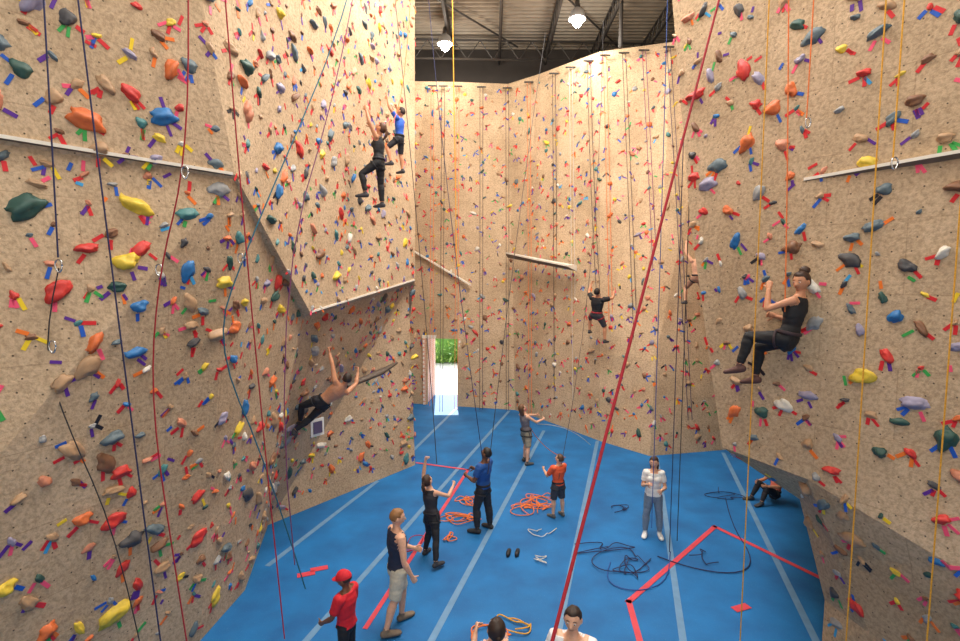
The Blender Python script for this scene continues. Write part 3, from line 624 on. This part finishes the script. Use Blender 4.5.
person('boy_belayer',1.34,(1.64,10.59,0),30,dict(head=(20,15),armL=((-.2,.5,-.8),(.2,.8,.3)),armR=((.2,.4,-.9),(-.3,.9,.2)),legL=((-.12,.08,-1),(-.05,-.05,-1)),legR=((.12,0,-1),(.06,-.05,-1)),curl=1.0),dict(top=(228,92,52),bot=(60,62,70),sleeve=.75,leg='short',hair='short',hairc=(80,52,34),shoe=(90,90,90),loose=.015,ploose=.018,hem=.0))
person('woman_belayer',1.66,(1.25,13.8,0),-55,dict(spine=(0,-.16,1),head=(0,20),armL=((-.1,.9,-.2),(.15,.95,-.1)),armR=((.25,.7,-.5),(-.1,.9,.1)),legL=((-.12,.25,-1),(-.06,-.1,-1)),legR=((.14,-.1,-1),(.06,-.15,-1)),curl=1.0),dict(fem=True,top=(120,112,116),bot=(150,140,122),topk='tank',leg='short',hair='long',hairc=(100,66,40),shoe=(80,80,80),ploose=.012))
person('boy_in_red_cap',1.38,(-1.66,6.15,0),70,dict(head=(10,-12),armL=((-.2,.35,-1),(.2,.7,-.5)),armR=((.2,.15,-1),(.0,.4,-.9))),dict(top=(205,28,42),bot=(28,28,32),sleeve=.7,hair='cap',hairc=(50,35,28),skin='brown',loose=.018,harness=False,shoe=(200,200,200),hem=-.02,cap=(205,30,45)))
person('woman_looking_up',1.66,(.15,4.93,0),10,dict(head=(0,30),armL=((-.2,.5,-.8),(.25,.6,.6)),armR=((.2,.5,-.8),(-.25,.6,.6)),curl=1.0),dict(fem=True,top=(40,110,160),bot=(40,40,46),sleeve=.6,hair='ponytail',hairc=(50,34,26)))
person('man_in_white_shirt',1.70,(.93,4.95,0),160,dict(head=(0,0),armL=((-.2,.3,-.9),(.2,.8,.2)),armR=((.2,.3,-.9),(-.2,.8,.2)),curl=1.0),dict(top=(225,225,228),bot=(60,65,80),sleeve=.6,hair='short',hairc=(50,36,28),loose=.016))
person('seated_spectator',1.55,(6.62,11.35,0),100,dict(spine=(0,-.25,1),head=(0,10),legL=((-.2,1,.75),(-.1,.45,-1)),legR=((.2,1,.75),(.1,.45,-1)),armL=((-.2,.6,-.6),(.3,.9,0)),armR=((.2,.6,-.6),(-.3,.9,0))),dict(top=(225,120,95),bot=(35,35,40),hair='short',skin='tan'))
person('climber',1.72,(3.80,6.38,4.28),38,dict(spine=(.10,-.18,1),headup=True,head=(80,-10),armL=((-.35,.75,-.35),(.35,.1,1)),armR=((.35,.3,-.9),(-.3,.9,.25)),legL=((-.12,1,.02),(-.15,.2,-1)),legR=((.1,.95,-.35),(.05,.1,-1)),footL=(-.1,1,-.25),footR=(.1,1,-.2),curl=1.1),dict(fem=True,top=(28,28,32),bot=(26,26,30),topk='tank',leg='long',hair='bun',hairc=(62,40,28),skin='tan',shoe=(90,60,55),hc=(60,45,50)),'air')
person('climber',1.62,(-2.0,10.5,7.3),80,dict(head=(0,30),armL=((-.4,.3,.9),(.1,.3,1)),armR=((.5,.5,.3),(-.1,.4,.9)),legL=((-.3,.75,-.6),(0,-.2,-1)),legR=((.15,.05,-1),(.05,-.05,-1)),curl=1.0),dict(fem=True,top=(30,30,34),bot=(26,26,30),topk='tank',leg='long',hair='ponytail',hairc=(90,55,35),skin='tan'),'air')
person('climber',1.42,(-1.81,12.0,8.16),75,dict(head=(0,25),armL=((-.5,.4,.7),(.1,.3,1)),armR=((.5,.4,.5),(-.1,.3,1)),legL=((-.4,.7,-.7),(0,-.3,-1)),legR=((.2,.1,-1),(.05,-.1,-1)),curl=1.0),dict(top=(40,90,190),bot=(40,40,48),sleeve=.6,hair='short',hairc=(50,34,24),skin='tan',leg='short'),'air')
person('climber',1.66,(-3.02,9.8,2.66),20,dict(spine=(.8,-.25,.62),headup=True,head=(-20,15),armL=((-.1,.2,1),(-.2,.3,1)),armR=((.6,.5,.4),(.2,.5,.8)),legL=((-.75,.55,-.35),(-.1,.4,-.9)),legR=((-.6,.4,-.7),(-.7,.0,-.5)),curl=1.0),dict(fem=True,top=(60,40,46),bot=(35,35,42),topk='none',hem=.03,leg='long',hair='bun',hairc=(45,32,25),skin='tan') if False else dict(top=(60,40,46),bot=(35,35,42),topk='none',leg='long',hair='short',hairc=(45,32,25),skin='tan'),'air')
person('climber',1.72,(3.50,15.55,3.95),-35,dict(spine=(.1,-.15,1),head=(0,30),armL=((-.5,.5,.5),(.1,.5,.9)),armR=((.5,.6,.1),(0,.5,.8)),legL=((-.6,.7,-.3),(0,-.1,-1)),legR=((.3,.4,-.9),(.05,-.1,-1)),curl=1.0),dict(top=(28,28,32),bot=(60,60,66),sleeve=.6,hair='short',hairc=(35,25,20),leg='short',skin='tan',hc=(160,40,50),loose=.014,ploose=.012),'air')
person('climber',1.65,(6.2,14.9,5.05),0,dict(head=(0,25),armL=((-.5,.3,.9),(.1,.2,1)),armR=((.5,.3,.9),(-.1,.2,1)),legL=((-.4,.5,-.7),(0,-.1,-1)),legR=((.3,.1,-1),(.05,-.1,-1)),curl=1.0),dict(top=(30,30,34),bot=(150,110,90),topk='none',leg='short',hair='short',skin='light'),'air')
rope([(3.70,6.3,4.6),(3.68,6.35,7),(3.55,6.6,12.5)],'orange')
b=MB()
for dx in(0,.16): b.tube([(.5+dx,9.0,.04),(.52+dx,9.1,.045),(.54+dx,9.22,.03)],[(.035,.04),(.042,.035),(.035,.02)],n=10)
b.obj('climbing_shoes',[mat('shoe_black',(30,30,34))],True)
print('done',len(bpy.data.objects),hcount)
